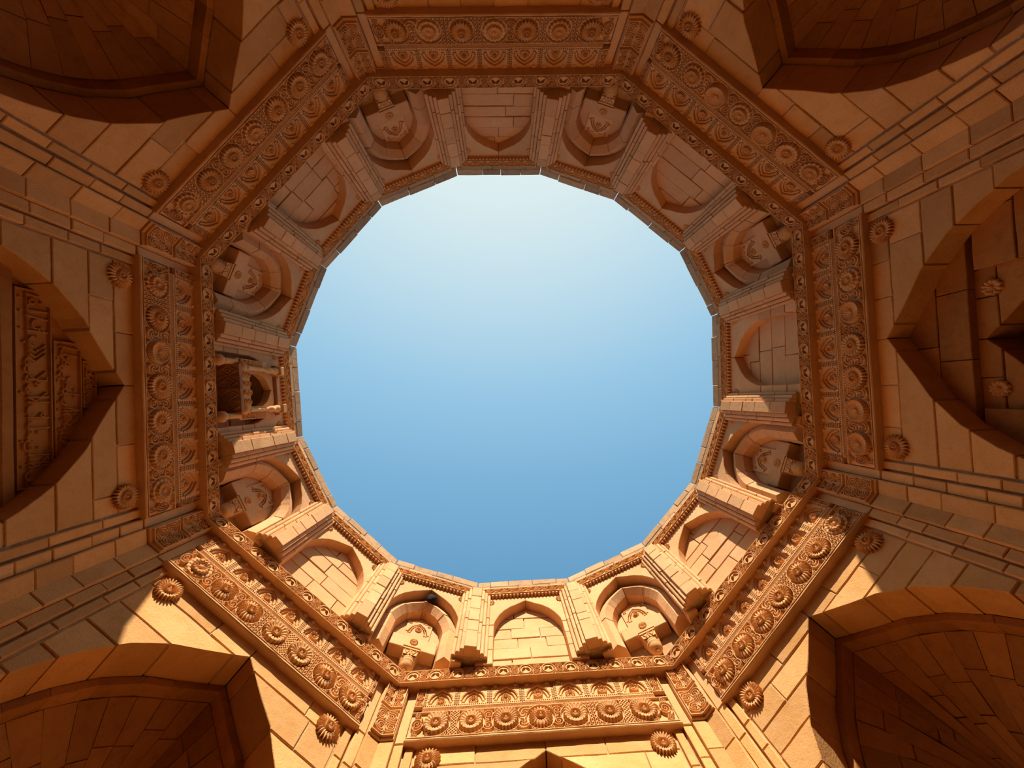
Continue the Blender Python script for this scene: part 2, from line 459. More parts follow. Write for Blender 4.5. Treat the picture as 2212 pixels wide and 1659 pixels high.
ROS = [rosette('rosette_mesh', RA_R, 18, P_DISH, .12, .16, .80), rosette('rosette_mesh', RA_R, 20, P_SUN, .26, .18, .78, .8),
       rosette('rosette_mesh', RA_R*.95, 24, P_BOWL, .02, .10, .72, twist=.5), rosette('rosette_mesh', RA_R, 16, P_CUP, .16, .16, .8),
       rosette('rosette_mesh', RA_R*1.03, 22, P_DISH, .18, .18, .82), rosette('rosette_mesh', RA_R, 14, P_CUP, .08, .15, .8)]
BOSS = [rosette('boss_mesh', .076, 10, P_SUN, .18, .15, .62, 1, 5), rosette('boss_mesh', .074, 9, P_CUP, .1, .15, .62, 1, 5), rosette('boss_mesh', .070, 8, P_BOWL, .08, .15, .6, 1, 5)]
WROS = [rosette('wall_rosette_mesh', .165, 20, P_SUN, .34, .2, .7, .8), rosette('wall_rosette_mesh', .158, 22, P_DISH, .28, .2, .7, .9)]
SROS = [rosette('small_rosette_mesh', .092, 12, P_FLAT, .08, .3, 1, 1, 5), rosette('small_rosette_mesh', .095, 10, P_FLAT, .18, .45, 1.1, 1, 5), rosette('small_rosette_mesh', .088, 8, P_FLAT, .0, .55, 1, 1, 6)]
GAPS = [relief('scroll_relief', TW, TA, 110, 96, fn, .05, 1.7) for fn in (gapS, gapL, gapK, gapX)]
def endtile(U, V):
    h = np.zeros(U.shape)
    for s in (1, -1):
        h = smax(h, ridge(pdist(U, V, spiral(-.10*s, .0, .12, 2.6, s, s)), .011, .024))
        h = smax(h, ridge(pdist(U, V, spiral(.12*s, .15, .05, 1.8, 0, s)), .010, .022))
        h = smax(h, ridge(pdist(U, V, spiral(.12*s, -.15, .05, 1.8, 0, -s)), .010, .022))
    return smax(h, np.where((np.abs(V) > TA/2-.012), .02, 0))
ENDT = relief('end_relief', TW, TA, 100, 88, endtile, .05, 1.7)
PANB = relief('arch_panel_relief', TW-.006, TB, 150, 128, panelB)
BRAID = relief('braid_relief', TW, .06, 110, 15, braid, .03)
CT = relief('band_relief', CW-.002, CH, 100, 70, bandC, .10, 1.5)
DT = relief('vine_relief', DW-.002, DH, 84, 46, bandD, .04, 1.5)
SWB = [relief('spiral_relief', .145, .36, 36, 88, swirl, .03, 1.6), relief('leaf_relief', .145, .36, 36, 88, leafy, .03, 1.5)]
SHLD = relief('shield_relief', .44, .44, 88, 88, shield, .03)

# ------------------------------------------------------------------ measured plan of the building (metres, origin under the opening)
OCT = [(-2.083,-4.871), (2.08,-4.75), (4.919,-2.079), (4.787,2.104), (2.186,4.866), (-2.075,4.783), (-4.884,2.066), (-4.867,-2.026)]
RIM = [(-0.936,-4.807), (0.996,-4.725), (2.72,-4.036), (4.181,-2.702), (4.821,-1.137), (4.695,0.982), (4.016,2.702), (2.772,3.997),
       (1.013,4.646), (-1.013,4.616), (-2.779,3.97), (-4.09,2.654), (-4.781,1.051), (-4.842,-0.985), (-4.076,-2.759), (-2.735,-4.148)]
SIDE = ['top', 'upper right', 'right', 'lower right', 'bottom', 'lower left', 'left', 'upper left']
WNAME = ['wall_south', 'wall_southeast', 'wall_east', 'wall_northeast', 'wall_north', 'wall_northwest', 'wall_west', 'wall_southwest']
BAYPOS = ['at the very top', 'just right of the top', 'at the upper right', 'just above the far right', 'at the far right', 'just below the far right', 'at the lower right', 'just right of the bottom',
          'at the very bottom', 'just left of the bottom', 'at the lower left', 'just below the far left', 'at the far left', 'just above the far left', 'at the upper left', 'just left of the top']
ORD = ['first', 'second', 'third', 'fourth', 'fifth', 'sixth', 'seventh', 'eighth', 'ninth', 'tenth', 'eleventh', 'twelfth', 'thirteenth', 'fourteenth', 'fifteenth', 'sixteenth']
def edge(P, Q):
    mx, my = (P[0]+Q[0])/2, (P[1]+Q[1])/2
    dx, dy = Q[0]-P[0], Q[1]-P[1]; L = math.hypot(dx, dy)
    nx, ny = dy/L, -dx/L
    if nx*mx+ny*my < 0: nx, ny = -nx, -ny
    return mx, my, nx, ny, L/2
SIDES = [edge(OCT[i], OCT[(i+1) % 8]) for i in range(8)]
BAYS = [edge(RIM[i], RIM[(i+1) % 16]) for i in range(16)]
WA = (1.54, 3.30, 5.09)                                   # wall arches: half width, springing, apex

# ------------------------------------------------------------------ floor, and an unseen closed shell added to keep sunlight out
def ngon(R, n, z, off): return [(R*math.cos(2*math.pi*(i+off)/n), R*math.sin(2*math.pi*(i+off)/n), z) for i in range(n)]
fl = obj('floor', mesh('floor', ngon(8.2, 8, 0, .5), [list(range(8))]), 'floor', T())
fl['kind'] = 'structure'; fl['label'] = 'stone floor of the tomb chamber below the camera'; fl['category'] = 'floor'
v = ngon(8.2, 16, 0, .5) + ngon(8.2, 16, H+6.1, .5) + ngon(5.95, 16, H+6.1, .5) + ngon(5.95, 16, H+9.0, .5) + ngon(5.22, 16, H+9.0, .5)
fs = [[k*16+i, k*16+(i+1) % 16, (k+1)*16+(i+1) % 16, (k+1)*16+i] for k in range(4) for i in range(16)]
sh = obj('outer_sun_block', mesh('outer', v, fs), 'wall', T())
sh['kind'] = 'structure'; sh['label'] = 'unseen outer shell added around the chamber and drum to block sunlight'; sh['category'] = 'wall'

# ------------------------------------------------------------------ the eight walls with their arched recesses
def wall_core(fr, parent, smax_, z0, z1, a, d, extra=0.02):
    lv = [z0] + [a[1]+(a[2]+extra-a[1])*t for _, t in ARCH] + [z1]
    v, f = [], []
    for z in lv:
        x = arch_x(z, a[0]+extra, a[1], a[2]+extra)
        v += [(-smax_, d, z), (-x, d, z), (x, d, z), (smax_, d, z)]
    for k in range(len(lv)-1):
        b = 4*k
        f += [[b, b+1, b+5, b+4], [b+2, b+3, b+7, b+6]]
    return obj('mortar_bed', mesh('core', v, f), 'mortar', fr, parent)
def plain_quad(name, fr, parent, pts, mat): return obj(name, mesh('plane', pts, [list(range(len(pts)))]), mat, fr, parent)
def ruled_stone(A, B, C, D_, th):
    A, B, C, D_ = map(Vector, (A, B, C, D_)); n = (B-A).cross(D_-A)
    if n.length < 1e-9: n = (C-A).cross(D_-A)
    n.normalize(); c = (A+B+C+D_)/4
    o = [A, B, C, D_]; o = [p+(c-p).normalized()*.006 for p in o]
    v = o+[p+n*th for p in o]
    return mesh('vault_stone', v, [[0,1,2,3],[4,7,6,5],[0,4,5,1],[1,5,6,2],[2,6,7,3],[3,7,4,0]])
RECESS_TXT = {0: 'shallow pointed recess', 2: 'pointed recess holding a framed inner arch', 4: 'pointed recess only its tip in view', 6: 'pointed recess with carved inscription rows'}
for i in range(8):
    mx, my, nx, ny, hl = SIDES[i]
    fr = frame(mx, my, nx, ny, .10)
    WA = (min(1.54, hl-.55), 3.30, 5.09)
    diag = i % 2 == 1
    lab = ('sandstone block wall at the %s of the photo with ' % SIDE[i]) + ('deep shadowed pointed vault' if diag else RECESS_TXT[i])
    w = thing(WNAME[i], fr @ T(0, 0, -H), lab, 'wall', None, 'structure')
    th = .44 if diag else .30
    sm = hl-.47
    cs = courses_(2.75, 4.98, .36) + [5.27]
    arch_stones(fr, w, sm, cs, WA, 0.0, th, 'wall', step=.72)
    wall_core(fr, w, sm+.5, -H, 5.27, WA, .012)
    # plain lower wall, out of the picture
    for s in (1, -1):
        x0, x1 = sorted((s*WA[0], s*sm)); obj('lower_wall', prism(rect(x0, x1, -H, 2.745), 0, th, 0), 'wall', fr, w)
    # rosettes under the frieze
    for s in (1, -1): obj('wall_rosette', WROS[(i+(s > 0)) % 2], 'carved', fr @ T(s*(hl-.66), -.012, 5.045) @ Matrix.Rotation(rnd.uniform(0, 1), 4, 'Y'), w)
    if diag:
        # inner rib, then a fan vault whose courses run to a point at the back
        ia = (WA[0]-.085, 3.28, WA[2]-.10)
        P0, P1 = arch_path(*WA, -H), arch_path(*ia, -H)
        for k in range(len(P0)-1):
            q = [P0[k], P0[k+1], P1[k+1], P1[k]]
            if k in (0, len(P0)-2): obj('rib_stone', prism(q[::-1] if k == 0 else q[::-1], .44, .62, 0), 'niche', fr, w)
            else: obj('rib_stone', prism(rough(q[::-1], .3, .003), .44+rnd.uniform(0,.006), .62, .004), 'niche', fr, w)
        F = (0, 1.62, 3.45); N = 22
        za, zs, ww = ia[2]-.01, 2.75, ia[0]
        prm = []
        for sd in (-1, 1):
            pts = []
            for k in range(N//2+1):
                t = k/(N//2); z = zs+(za-zs)*t; pts.append((sd*arch_x(z, ww, 3.28, za), z))
            # even out along the curve
            L = [0]
            for a_, b_ in zip(pts, pts[1:]): L.append(L[-1]+math.dist(a_, b_))
            ev = []
            for k in range(N//2+1):
                tt = L[-1]*k/(N//2); j = max(0, min(len(L)-2, next((m for m in range(len(L)-1) if L[m+1] >= tt), len(L)-2)))
                u = (tt-L[j])/(L[j+1]-L[j]+1e-9); ev.append((pts[j][0]+(pts[j+1][0]-pts[j][0])*u, pts[j][1]+(pts[j+1][1]-pts[j][1])*u))
            prm.append(ev)
        ring = prm[0] + prm[1][-2::-1]
        def vault(p, t):
            b = .20*math.sin(math.pi*t)
            return (p[0]*(1-t), .60+(F[1]-.60)*t, p[1]+(F[2]-p[1])*t+b*(.3+.7*(p[1]-zs)/(za-zs)))
        for k in range(len(ring)-1):
            c1, c2 = sorted((rnd.uniform(.18, .42), rnd.uniform(.5, .75)))
            for t0, t1 in ((0, c1), (c1, c2), (c2, 1.0)):
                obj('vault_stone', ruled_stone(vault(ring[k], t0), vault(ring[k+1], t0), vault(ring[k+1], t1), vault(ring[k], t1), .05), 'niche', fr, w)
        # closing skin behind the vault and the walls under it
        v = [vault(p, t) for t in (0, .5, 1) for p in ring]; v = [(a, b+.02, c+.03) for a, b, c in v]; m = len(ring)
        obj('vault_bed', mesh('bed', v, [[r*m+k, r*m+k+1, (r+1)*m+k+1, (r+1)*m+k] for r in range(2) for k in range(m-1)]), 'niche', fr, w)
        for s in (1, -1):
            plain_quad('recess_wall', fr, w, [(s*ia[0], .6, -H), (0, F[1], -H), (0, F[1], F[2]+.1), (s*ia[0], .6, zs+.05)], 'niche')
    else:
        bz = courses_(2.75, 5.16, .34)
        if i != 2:
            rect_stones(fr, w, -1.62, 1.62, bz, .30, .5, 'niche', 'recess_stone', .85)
            plain_quad('recess_bed', fr, w, [(-1.7, .33, -H), (1.7, .33, -H), (1.7, .33, 5.3), (-1.7, .33, 5.3)], 'mortar')
        if i == 6:
            for (s0, s1, z0, z1, sd) in ((-1.02, 1.10, 4.19, 4.52, 3), (-.50, .80, 4.54, 4.83, 8), (-.30, .26, 4.845, 5.0, 21)):
                # x runs to the viewer's right
                obj('inscription_panel', relief('inscription', s1-s0, z1-z0, int((s1-s0)/.0056), int((z1-z0)/.0056), calligraphy(sd), .06, 1.3), 'niche',
                    fr @ T(-(s0+s1)/2 if False else (s0+s1)/2, .275, (z0+z1)/2), w, 'weathered stone panel carved with rows of raised calligraphy')
            obj('ledge', prism(rough(rect(-1.25, 1.25, 4.06, 4.17), .3, .006), .24, .5, .012), 'niche', fr, w)
        if i == 2:
            # framed panel with a smaller pointed opening inside it
            r0, r1, rt = -.92, .66, 4.40
            for z0, z1 in zip(bz, bz[1:]):
                if z0 >= rt-.08: rect_stones(fr, w, -1.62, 1.62, [max(z0, rt), z1] if z1 > rt+.05 else [z0, z1], .30, .6, 'niche', 'recess_stone', .8)
                else:
                    zz = min(z1, rt)
                    rect_stones(fr, w, -1.62, r0, [z0, zz], .30, .6, 'niche', 'recess_stone', .8); rect_stones(fr, w, r1, 1.62, [z0, zz], .30, .6, 'niche', 'recess_stone', .8)
                    if z1 > rt+.08: rect_stones(fr, w, -1.62, 1.62, [rt, z1], .30, .6, 'niche', 'recess_stone', .8)
            ic = (r0+r1)/2; fr2 = fr @ T(ic, 0, 0)
            oa = (.70, 3.1, 4.33)
            arch_stones(fr2, w, (r1-r0)/2+.02, [2.75, 3.1, 3.5, 3.9, 4.2, 4.42], oa, .40, .75, 'niche', 'panel_stone', .5)
            wall_core(fr2, w, .9, -H, 4.45, oa, .43)
            for s, ss in ((1, .57), (-1, -.57)): obj('niche_rosette', SROS[1], 'carved', fr2 @ T(ss, .385, 4.235) @ Matrix.Scale(1.05, 4), w)
            v = [(-.72,.75,-H), (.72,.75,-H), (.72,2.2,-H), (-.72,2.2,-H), (-.72,.75,4.5), (.72,.75,4.5), (.72,2.2,4.5), (-.72,2.2,4.5)]
            obj('dark_passage', mesh('passage', v, [[4,5,6,7], [1,2,6,5], [2,3,7,6], [3,0,4,7]]), 'niche', fr2, w)
            plain_quad('recess_bed', fr, w, [(-1.7, .62, 2.0), (-.8, .62, 2.0), (-.8, .62, 5.3), (-1.7, .62, 5.3)], 'mortar')

# ------------------------------------------------------------------ corner piers
def corner_dir(i):
    a, b = SIDES[i-1], SIDES[i]; nx, ny = a[2]+b[2], a[3]+b[3]
    return nx, ny
CORNER = ['top left', 'top right', 'right upper', 'right lower', 'bottom right', 'bottom left', 'left lower', 'left upper']
for i in range(8):
    nx, ny = corner_dir(i)
    base = frame(OCT[i][0], OCT[i][1], nx, ny, 0) @ T(0, 0, -H)
    t = thing('corner_pier', base, 'stepped sandstone corner pier between the %s wall and the %s wall' % (SIDE[i-1], SIDE[i]), 'pier', 'corner piers of the octagon')
    for sd, sg in ((i-1, None), (i, None)):
        mx, my, ax, ay, hl = SIDES[sd]; fr = frame(mx, my, ax, ay, .12)
        # which end of this side touches the corner
        rx, ry = ay, -ax
        s_end = (OCT[i][0]-mx)*rx+(OCT[i][1]-my)*ry; sg = 1 if s_end > 0 else -1
        def strip(a, b, d, zs, ztop, nm, bev=.008):
            for z0, z1 in zip(zs, zs[1:]):
                x0, x1 = sorted((sg*(hl-a), sg*(hl-b)))
                obj(nm, prism(rough(rect(x0+.002, x1-.002, z0+.004, z1-.004), .2, .004), d+rnd.uniform(-.006, .004), .16, bev), 'wall', fr, t)
        strip(.455, .350, -.055, courses_(2.75, 5.24, .42), 0, 'moulding_strip')
        strip(.325, .200, -.085, courses_(2.75, 5.24, .38), 0, 'pier_block')
        strip(.198, -.003, -.135, courses_(2.75, 5.24, .40), 0, 'pier_block')
        x0, x1 = sorted((sg*(hl-.46), sg*(hl+.0))); obj('pier_core', prism(rect(x0, x1, -H, 5.24), .01, .2, 0), 'mortar', fr, t)
        x0, x1 = sorted((sg*(hl-.45), sg*(hl+.0))); obj('lower_pier', prism(rect(x0, x1, -H, 2.745), -.07, .2, 0), 'wall', fr, t)
        # carved strips beside the frieze ends
        for a, b, d in ((.325, .200, -.095), (.196, .002, -.160)):
            x0, x1 = sorted((sg*(hl-a), sg*(hl-b)))
            obj('pier_head', prism(rough(rect(x0+.002, x1-.002, 5.245, 6.20), .2, .004), d, .16, .008), 'carved', fr, t)
            for zc, k in ((5.93, 0), (5.48, 1)):
                if a < .2: obj('carved_strip', SWB[k], 'carved', fr @ T((x0+x1)/2, d-.003, zc) @ Matrix.Diagonal((1.2, 1, 1.12, 1)), t)

# ------------------------------------------------------------------ friezes: rosette band, arched panels, pierced scroll band
for i in range(8):
    mx, my, nx, ny, hl = SIDES[i]
    fr = frame(mx, my, nx, ny, .13)
    t = thing('carved_frieze', fr @ T(0, -.13, 5.23), 'carved stone frieze with a row of big rosettes above the %s wall' % SIDE[i], 'frieze', 'rosette friezes of the octagon')
    fh = hl-.34
    obj('frieze_lip', prism(rough(rect(-fh-.02, fh+.02, 5.225, 5.262), .14, .005), -.148, .2, .012), 'carved', fr, t)
    obj('frieze_body', prism(rect(-fh, fh, 5.25, 5.735), -.110, .2, .0), 'carved', fr, t)
    obj('frieze_body', prism(rect(-fh, fh, 5.735, 6.16), -.05, .2, .0), 'carved', fr, t)
    n = 7; off = rnd.uniform(-.03, .03); pitch = min(TW, (2*fh-.02)/7.25); x0 = -pitch*3+off
    sx = Matrix.Scale(pitch/TW, 4, (1, 0, 0))
    for k in range(8):
        u = x0+pitch*(k-.5)
        wl_, wr_ = max(u-pitch/2, -fh), min(u+pitch/2, fh)
        q = (wr_-wl_)/TW
        if q > .25: obj('scroll_panel', ENDT if k in (0, 7) else GAPS[rnd.choice((0, 0, 1, 1, 2, 3)) if i in (4, 5) else rnd.choice((0, 0, 1, 1, 1, 2))], 'carved', fr @ T((wl_+wr_)/2, -.118, 5.468) @ Matrix.Scale(q, 4, (1,0,0)), t)
    for k in range(7):
        u = x0+pitch*k
        obj('rosette', ROS[rnd.choice((0, 0, 1, 1, 2, 3, 4, 4, 5))], 'carved', fr @ T(u, -.134, 5.468+rnd.uniform(-.008, .008)) @ Matrix.Rotation(rnd.uniform(-.3, .3), 4, 'Y') @ Matrix.Scale(rnd.uniform(.95, 1.03), 4), t)
    nb = 7 if fh < 1.80 else 7
    for k in range(7):
        obj('braided_strip', BRAID, 'carved', fr @ T(x0+pitch*k, -.138, 5.708) @ sx, t)
    for k in range(7):
        u = x0+pitch*k
        pn = obj('arch_panel', PANB, 'carved', fr @ T(u, -.095+rnd.uniform(-.006, .004), 5.945) @ sx, t)
        obj('boss', BOSS[rnd.randrange(3)], 'carved', fr @ T(u, -.093, 5.895) @ Matrix.Rotation(rnd.uniform(-.3, .3), 4, 'Y'), pn)
    for s in (1, -1):
        a = (x0+pitch*6.5) if s > 0 else -(x0-pitch*.5)
        if fh-a > .03:
            q = (fh-a)/.145
            obj('end_strip', SWB[0], 'carved', fr @ T(s*(fh+a)/2, -.127, 5.945) @ Matrix.Scale(q, 4, (1,0,0)), t)
    # pierced scroll band, standing proud of the frieze
    c = thing('scroll_band', fr @ T(0, -.26, 6.10), 'narrow pierced scroll band projecting over the %s frieze' % SIDE[i], 'frieze', 'pierced scroll bands under the drum')
    ch = hl-.045
    cuts = [-ch]
    while cuts[-1] < ch-.9: cuts.append(cuts[-1]+rnd.uniform(.55, 1.0))
    cuts.append(ch)
    for a, b in zip(cuts, cuts[1:]):
        obj('band_block', prism(rough(rect(a+.003, b-.003, 6.105, 6.365), .2, .004), -.13+rnd.uniform(-.004, .004), .35, .006), 'carved', fr, c)
    nc = round(2*ch/CW); pc = 2*ch/nc
    for k in range(nc): obj('scroll_panel', CT, 'carved', fr @ T(-ch+pc*(k+.5), -.225, 6.235) @ Matrix.Scale(pc/CW, 4, (1,0,0)), c)

# ------------------------------------------------------------------ the sixteen-sided drum
ZB, ZT = 6.36, 8.38                       # bottom of the bays, underside of the cornice
def flat_bay(j, hw, fr, t, west=False):
    a = (.63, 7.42, 8.24)
    arch_stones(fr, t, hw-.10, [ZB, 6.72, 7.08, 7.42], a, .02, .21, 'drum', 'jamb_block', 2.0, .008, .006, one=True)
    arch_stones(fr, t, hw-.10, [7.42, ZT+.05], a, .02, .21, 'drum', 'spandrel_slab', 2.0, .006, .003, one=True)
    zc = courses_(ZB, 8.3, .30)
    if west:
        rect_stones(fr, t, -.66, .66, [ZB, 6.72, 7.04], .21, .45, 'drum', 'recess_stone', .75, .014, .014)
        for a0, a1 in ((-.66, -.36), (.36, .66)): rect_stones(fr, t, a0, a1, [7.04, 7.45, 7.8, 8.3], .21, .45, 'drum', 'recess_stone', .75, .014, .014)
        rect_stones(fr, t, -.36, .36, [8.02, 8.3], .21, .45, 'drum', 'recess_stone', .75, .014, .014)
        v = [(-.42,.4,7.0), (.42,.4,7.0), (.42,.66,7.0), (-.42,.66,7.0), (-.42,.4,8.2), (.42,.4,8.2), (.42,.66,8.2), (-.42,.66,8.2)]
        obj('void_shade_box', mesh('room', v, [[4,5,6,7], [1,2,6,5], [2,3,7,6], [3,0,4,7], [0,1,2,3]]), 'comb_and_shade', fr, t)  # near-black box: shade inside the window opening painted as colour
    else:
        rect_stones(fr, t, -.66, .66, zc, .21, .45, 'drum', 'recess_stone', .75, .014, .014)
        plain_quad('recess_bed', fr, t, [(-hw, .24, ZB-.1), (hw, .24, ZB-.1), (hw, .24, ZT+.1), (-hw, .24, ZT+.1)], 'mortar')
    for s in (1, -1): obj('small_rosette', SROS[rnd.randrange(3)], 'carved', fr @ T(s*(hw-.30), .018, 8.20), t)
def ring_pieces(path, sec, cuts, fr, t, mat, nm):
    """loft a ring section (o = away from the opening, d = depth) along an arch path, cut into stones"""
    L = [0.0]
    for p, q in zip(path, path[1:]): L.append(L[-1]+math.dist(p, q))
    nr = []
    for k in range(len(path)):
        p, q = path[max(0, k-1)], path[min(len(path)-1, k+1)]
        dx, dz = q[0]-p[0], q[1]-p[1]; l = math.hypot(dx, dz); nr.append((-dz/l, dx/l))
    def at(s):
        k = next((m for m in range(len(L)-1) if L[m+1] >= s-1e-9), len(L)-2); u = (s-L[k])/(L[k+1]-L[k]+1e-12)
        p = (path[k][0]+(path[k+1][0]-path[k][0])*u, path[k][1]+(path[k+1][1]-path[k][1])*u)
        n_ = (nr[k][0]+(nr[k+1][0]-nr[k][0])*u, nr[k][1]+(nr[k+1][1]-nr[k][1])*u)
        l = math.hypot(*n_) or 1; return p, (n_[0]/l, n_[1]/l)
    for s0, s1 in zip(cuts, cuts[1:]):
        s0, s1 = s0*L[-1]+.004, s1*L[-1]-.004
        ss = [s0]+[x for x in L if s0+.01 < x < s1-.01]+[s1]
        v, f = [], []; m = len(sec); dj = rnd.uniform(-.008, .008)
        for s in ss:
            p, n_ = at(s)
            for o, d in sec: v.append((p[0]+n_[0]*o, d+dj, p[1]+n_[1]*o))
        for k in range(len(ss)-1):
            for e in range(m): f.append([k*m+e, k*m+(e+1) % m, (k+1)*m+(e+1) % m, (k+1)*m+e])
        f.append(list(range(m-1, -1, -1))); f.append([(len(ss)-1)*m+e for e in range(m)])
        obj(nm, mesh('ring', v, f), mat, fr, t)
def lathe(prof, n=20, sq=0.0):
    v, f = [], []
    for r, z in prof:
        for k in range(n): th = 2*math.pi*k/n; v.append((r*math.cos(th), r*math.sin(th), z))
    for a in range(len(prof)-1):
        for k in range(n): f.append([a*n+k, a*n+(k+1) % n, (a+1)*n+(k+1) % n, (a+1)*n+k])
    f.append(list(range(n))[::-1]); f.append([(len(prof)-1)*n+k for k in range(n)])
    return mesh('turned', v, f, True)
PEND = lathe([(.004,-.40),(.030,-.395),(.045,-.375),(.040,-.36),(.070,-.355),(.098,-.325),(.114,-.285),(.116,-.25),(.126,-.24),(.126,-.228),(.116,-.22),(.120,-.20),(.128,-.19),(.128,-.16),(.10,-.15)], 24)
def capital():
    v, f = [], []
    for (w, z) in ((.115, -.17), (.135, -.02), (.15, -.02), (.15, .012), (.135, .012), (.135, .03), (.16, .03), (.16, .06)):
        v += [(-w, -w, z), (w, -w, z), (w, w, z), (-w, w, z)]
    for k in range(7): f += [[4*k+e, 4*k+(e+1) % 4, 4*k+4+(e+1) % 4, 4*k+4+e] for e in range(4)]
    f += [[3,2,1,0], [28,29,30,31]]
    return mesh('capital', v, f)
CAPM = capital()
LEAF = relief('leaf', .22, .13, 40, 26, lambda U, V: smax(ridge(pdist(U, V, [(-.1,.05),(-.055,-.05),(-.01,.05)]), .010, .018), ridge(pdist(U, V, [(.1,.05),(.055,-.05),(.01,.05)]), .010, .018), ridge(pdist(U, V, [(0,-.06),(0,.03)]), .012, .02)), .01)
def squinch_bay(j, hw, fr, t):
    a = (.665, 7.42, 8.27)
    arch_stones(fr, t, hw-.10, [ZB, 6.75, 7.10, 7.42], a, .02, .26, 'drum', 'jamb_block', 2.0, .008, .006, one=True)
    arch_stones(fr, t, hw-.10, [7.42, ZT+.05], a, .02, .26, 'drum', 'spandrel_slab', 2.0, .006, .003, one=True)
    # hood between the outer arch and the inner ring: the back of the upper recess
    rect_stones(fr, t, -.70, .70, [7.96, 8.34], .40, .55, 'drum', 'recess_stone', .9, .008, .01)
    plain_quad('recess_bed', fr, t, [(-hw, .60, ZB-.1), (hw, .60, ZB-.1), (hw, .56, ZT+.1), (-hw, .56, ZT+.1)], 'mortar')
    path = arch_path(.43, 7.32, 7.90, 6.58)
    sec = [(.0, .46), (.015, .25), (.12, .14), (.26, .20), (.27, .50)]
    ring_pieces(path, sec, [0, .135+rnd.uniform(-.02,.02), .26, .38, .5+rnd.uniform(-.02,.02), .62, .74, .87, 1], fr, t, 'drum', 'ring_stone')
    # shield panel
    sp = [(-.42, 7.02)] + [(-.43*x, 7.32+.58*k) for x, k in ARCH]; sp = sp + [(-x, z) for x, z in sp[-2::-1]]
    pl = obj('shield_slab', prism(sp[::-1], .415, .62, .01), 'drum', fr, t)
    obj('shield_carving', SHLD, 'drum', fr @ T(0, .385, 7.47) @ Matrix.Scale(1.08, 4), pl)
    obj('boss', BOSS[j % 3], 'carved', fr @ T(0, .388, 7.46) @ Matrix.Scale(.85, 4), pl)
    pl2 = obj('shield_base', prism(rough(rect(-.405, .405, 6.93, 7.235), .2, .003), .380, .62, .01), 'drum', fr, t)
    obj('small_rosette', SROS[0], 'carved', fr @ T(0, .378, 7.10) @ Matrix.Scale(.85, 4), pl2)
    # pendant corbel in the corner
    cp = obj('capital', CAPM, 'carved', fr @ T(0, .46, 6.84) @ Matrix.Scale(.95, 4), t)
    obj('leaf_carving', LEAF, 'carved', fr @ T(0, .335, 6.765) @ Matrix.Rotation(-.12, 4, 'X'), cp)
    obj('pendant', PEND, 'carved', fr @ T(0, .46, 6.86), t)
    for s in (1, -1): obj('small_rosette', SROS[rnd.randrange(3)], 'carved', fr @ T(s*(hw-.28), .018, 8.21), t)
for j in range(16):
    mx, my, nx, ny, hw = BAYS[j]
    fr = frame(mx, my, nx, ny, 0)
    if j % 2 == 0:
        lab = 'arched blind niche of plain stone courses in the drum, %s' % BAYPOS[j] if j != 12 else 'arched drum niche behind the carved balcony at the far left'
        t = thing('arched_niche', fr @ T(0, 0, ZB), lab, 'niche', 'blind niches of the drum')
        flat_bay(j, hw, fr, t, j == 12)
    else:
        t = thing('squinch_niche', fr @ T(0, 0, ZB), 'deep squinch niche with shield panel and hanging pendant, %s' % BAYPOS[j], 'niche', 'squinch niches of the drum')
        squinch_bay(j, hw, fr, t)
    # cornice with hanging saw teeth
    c = thing('rim_cornice', fr @ T(0, -.05, 8.34), 'carved vine cornice with saw-tooth edge under the rim, %s' % BAYPOS[j], 'cornice', 'cornices around the opening')
    e = hw-.16
    obj('cornice_body', prism(rect(-e, e, 8.405, 8.625), -.042, .3, .0), 'carved', fr, c)
    nd = max(3, round(2*e/DW)); pd = 2*e/nd
    for k in range(nd): obj('vine_panel', DT, 'carved', fr @ T(-e+pd*(k+.5), -.046, 8.51) @ Matrix.Scale(pd/DW, 4, (1,0,0)), c)
    nt_ = int(2*e/.072); v, f = [], []; pt = 2*e/nt_
    for k in range(nt_):
        x = -e+pt*k; b = len(v)
        v += [(x, -.05, 8.415), (x+pt/2, -.05, 8.352), (x+pt, -.05, 8.415), (x, .03, 8.415), (x+pt/2, .03, 8.352), (x+pt, .03, 8.415)]
        f += [[b, b+1, b+2], [b+5, b+4, b+3], [b, b+3, b+4, b+1], [b+1, b+4, b+5, b+2], [b+2, b+5, b+3, b]]
    obj('saw_tooth_edge', mesh('teeth', v, f), 'carved', fr, c)
    for s in (1, -1):
        obj('cap_block', prism(rough(rect(s*(hw-.085)-.07, s*(hw-.085)+.07, 8.36, 8.615), .1, .003), -.085, .3, .008), 'carved', fr, c)
        obj('cap_carving', SWB[1], 'carved', fr @ T(s*(hw-.085), -.088, 8.49) @ Matrix.Diagonal((.8, 1, .55, 1)), c)
    # coping: two courses of plain blocks up to the sky
    g = thing('coping', fr @ T(0, 0, 8.63), 'weathered plain coping stones along the rim of the opening, %s' % BAYPOS[j], 'coping', 'coping around the opening')
    for z0, z1, stp in ((8.63, 8.86, .62), (8.865, 9.10, .5)):
        x = -hw; cuts = [x]; x += rnd.uniform(.25, .6)
        while x < hw-.2: cuts.append(x); x += rnd.uniform(.7, 1.3)*stp
        cuts.append(hw)
        for a_, b_ in zip(cuts, cuts[1:]):
            zt = z1+(rnd.uniform(-.02, .015) if z1 > 9 else -.004)
            gp = rnd.uniform(.002, .006) if z1 > 9 else .003
            obj('coping_stone', prism(rough(rect(a_+gp, b_-gp, z0, zt), .15, .005), rnd.uniform(-.008, .012), .42, .012), 'coping', fr, g)

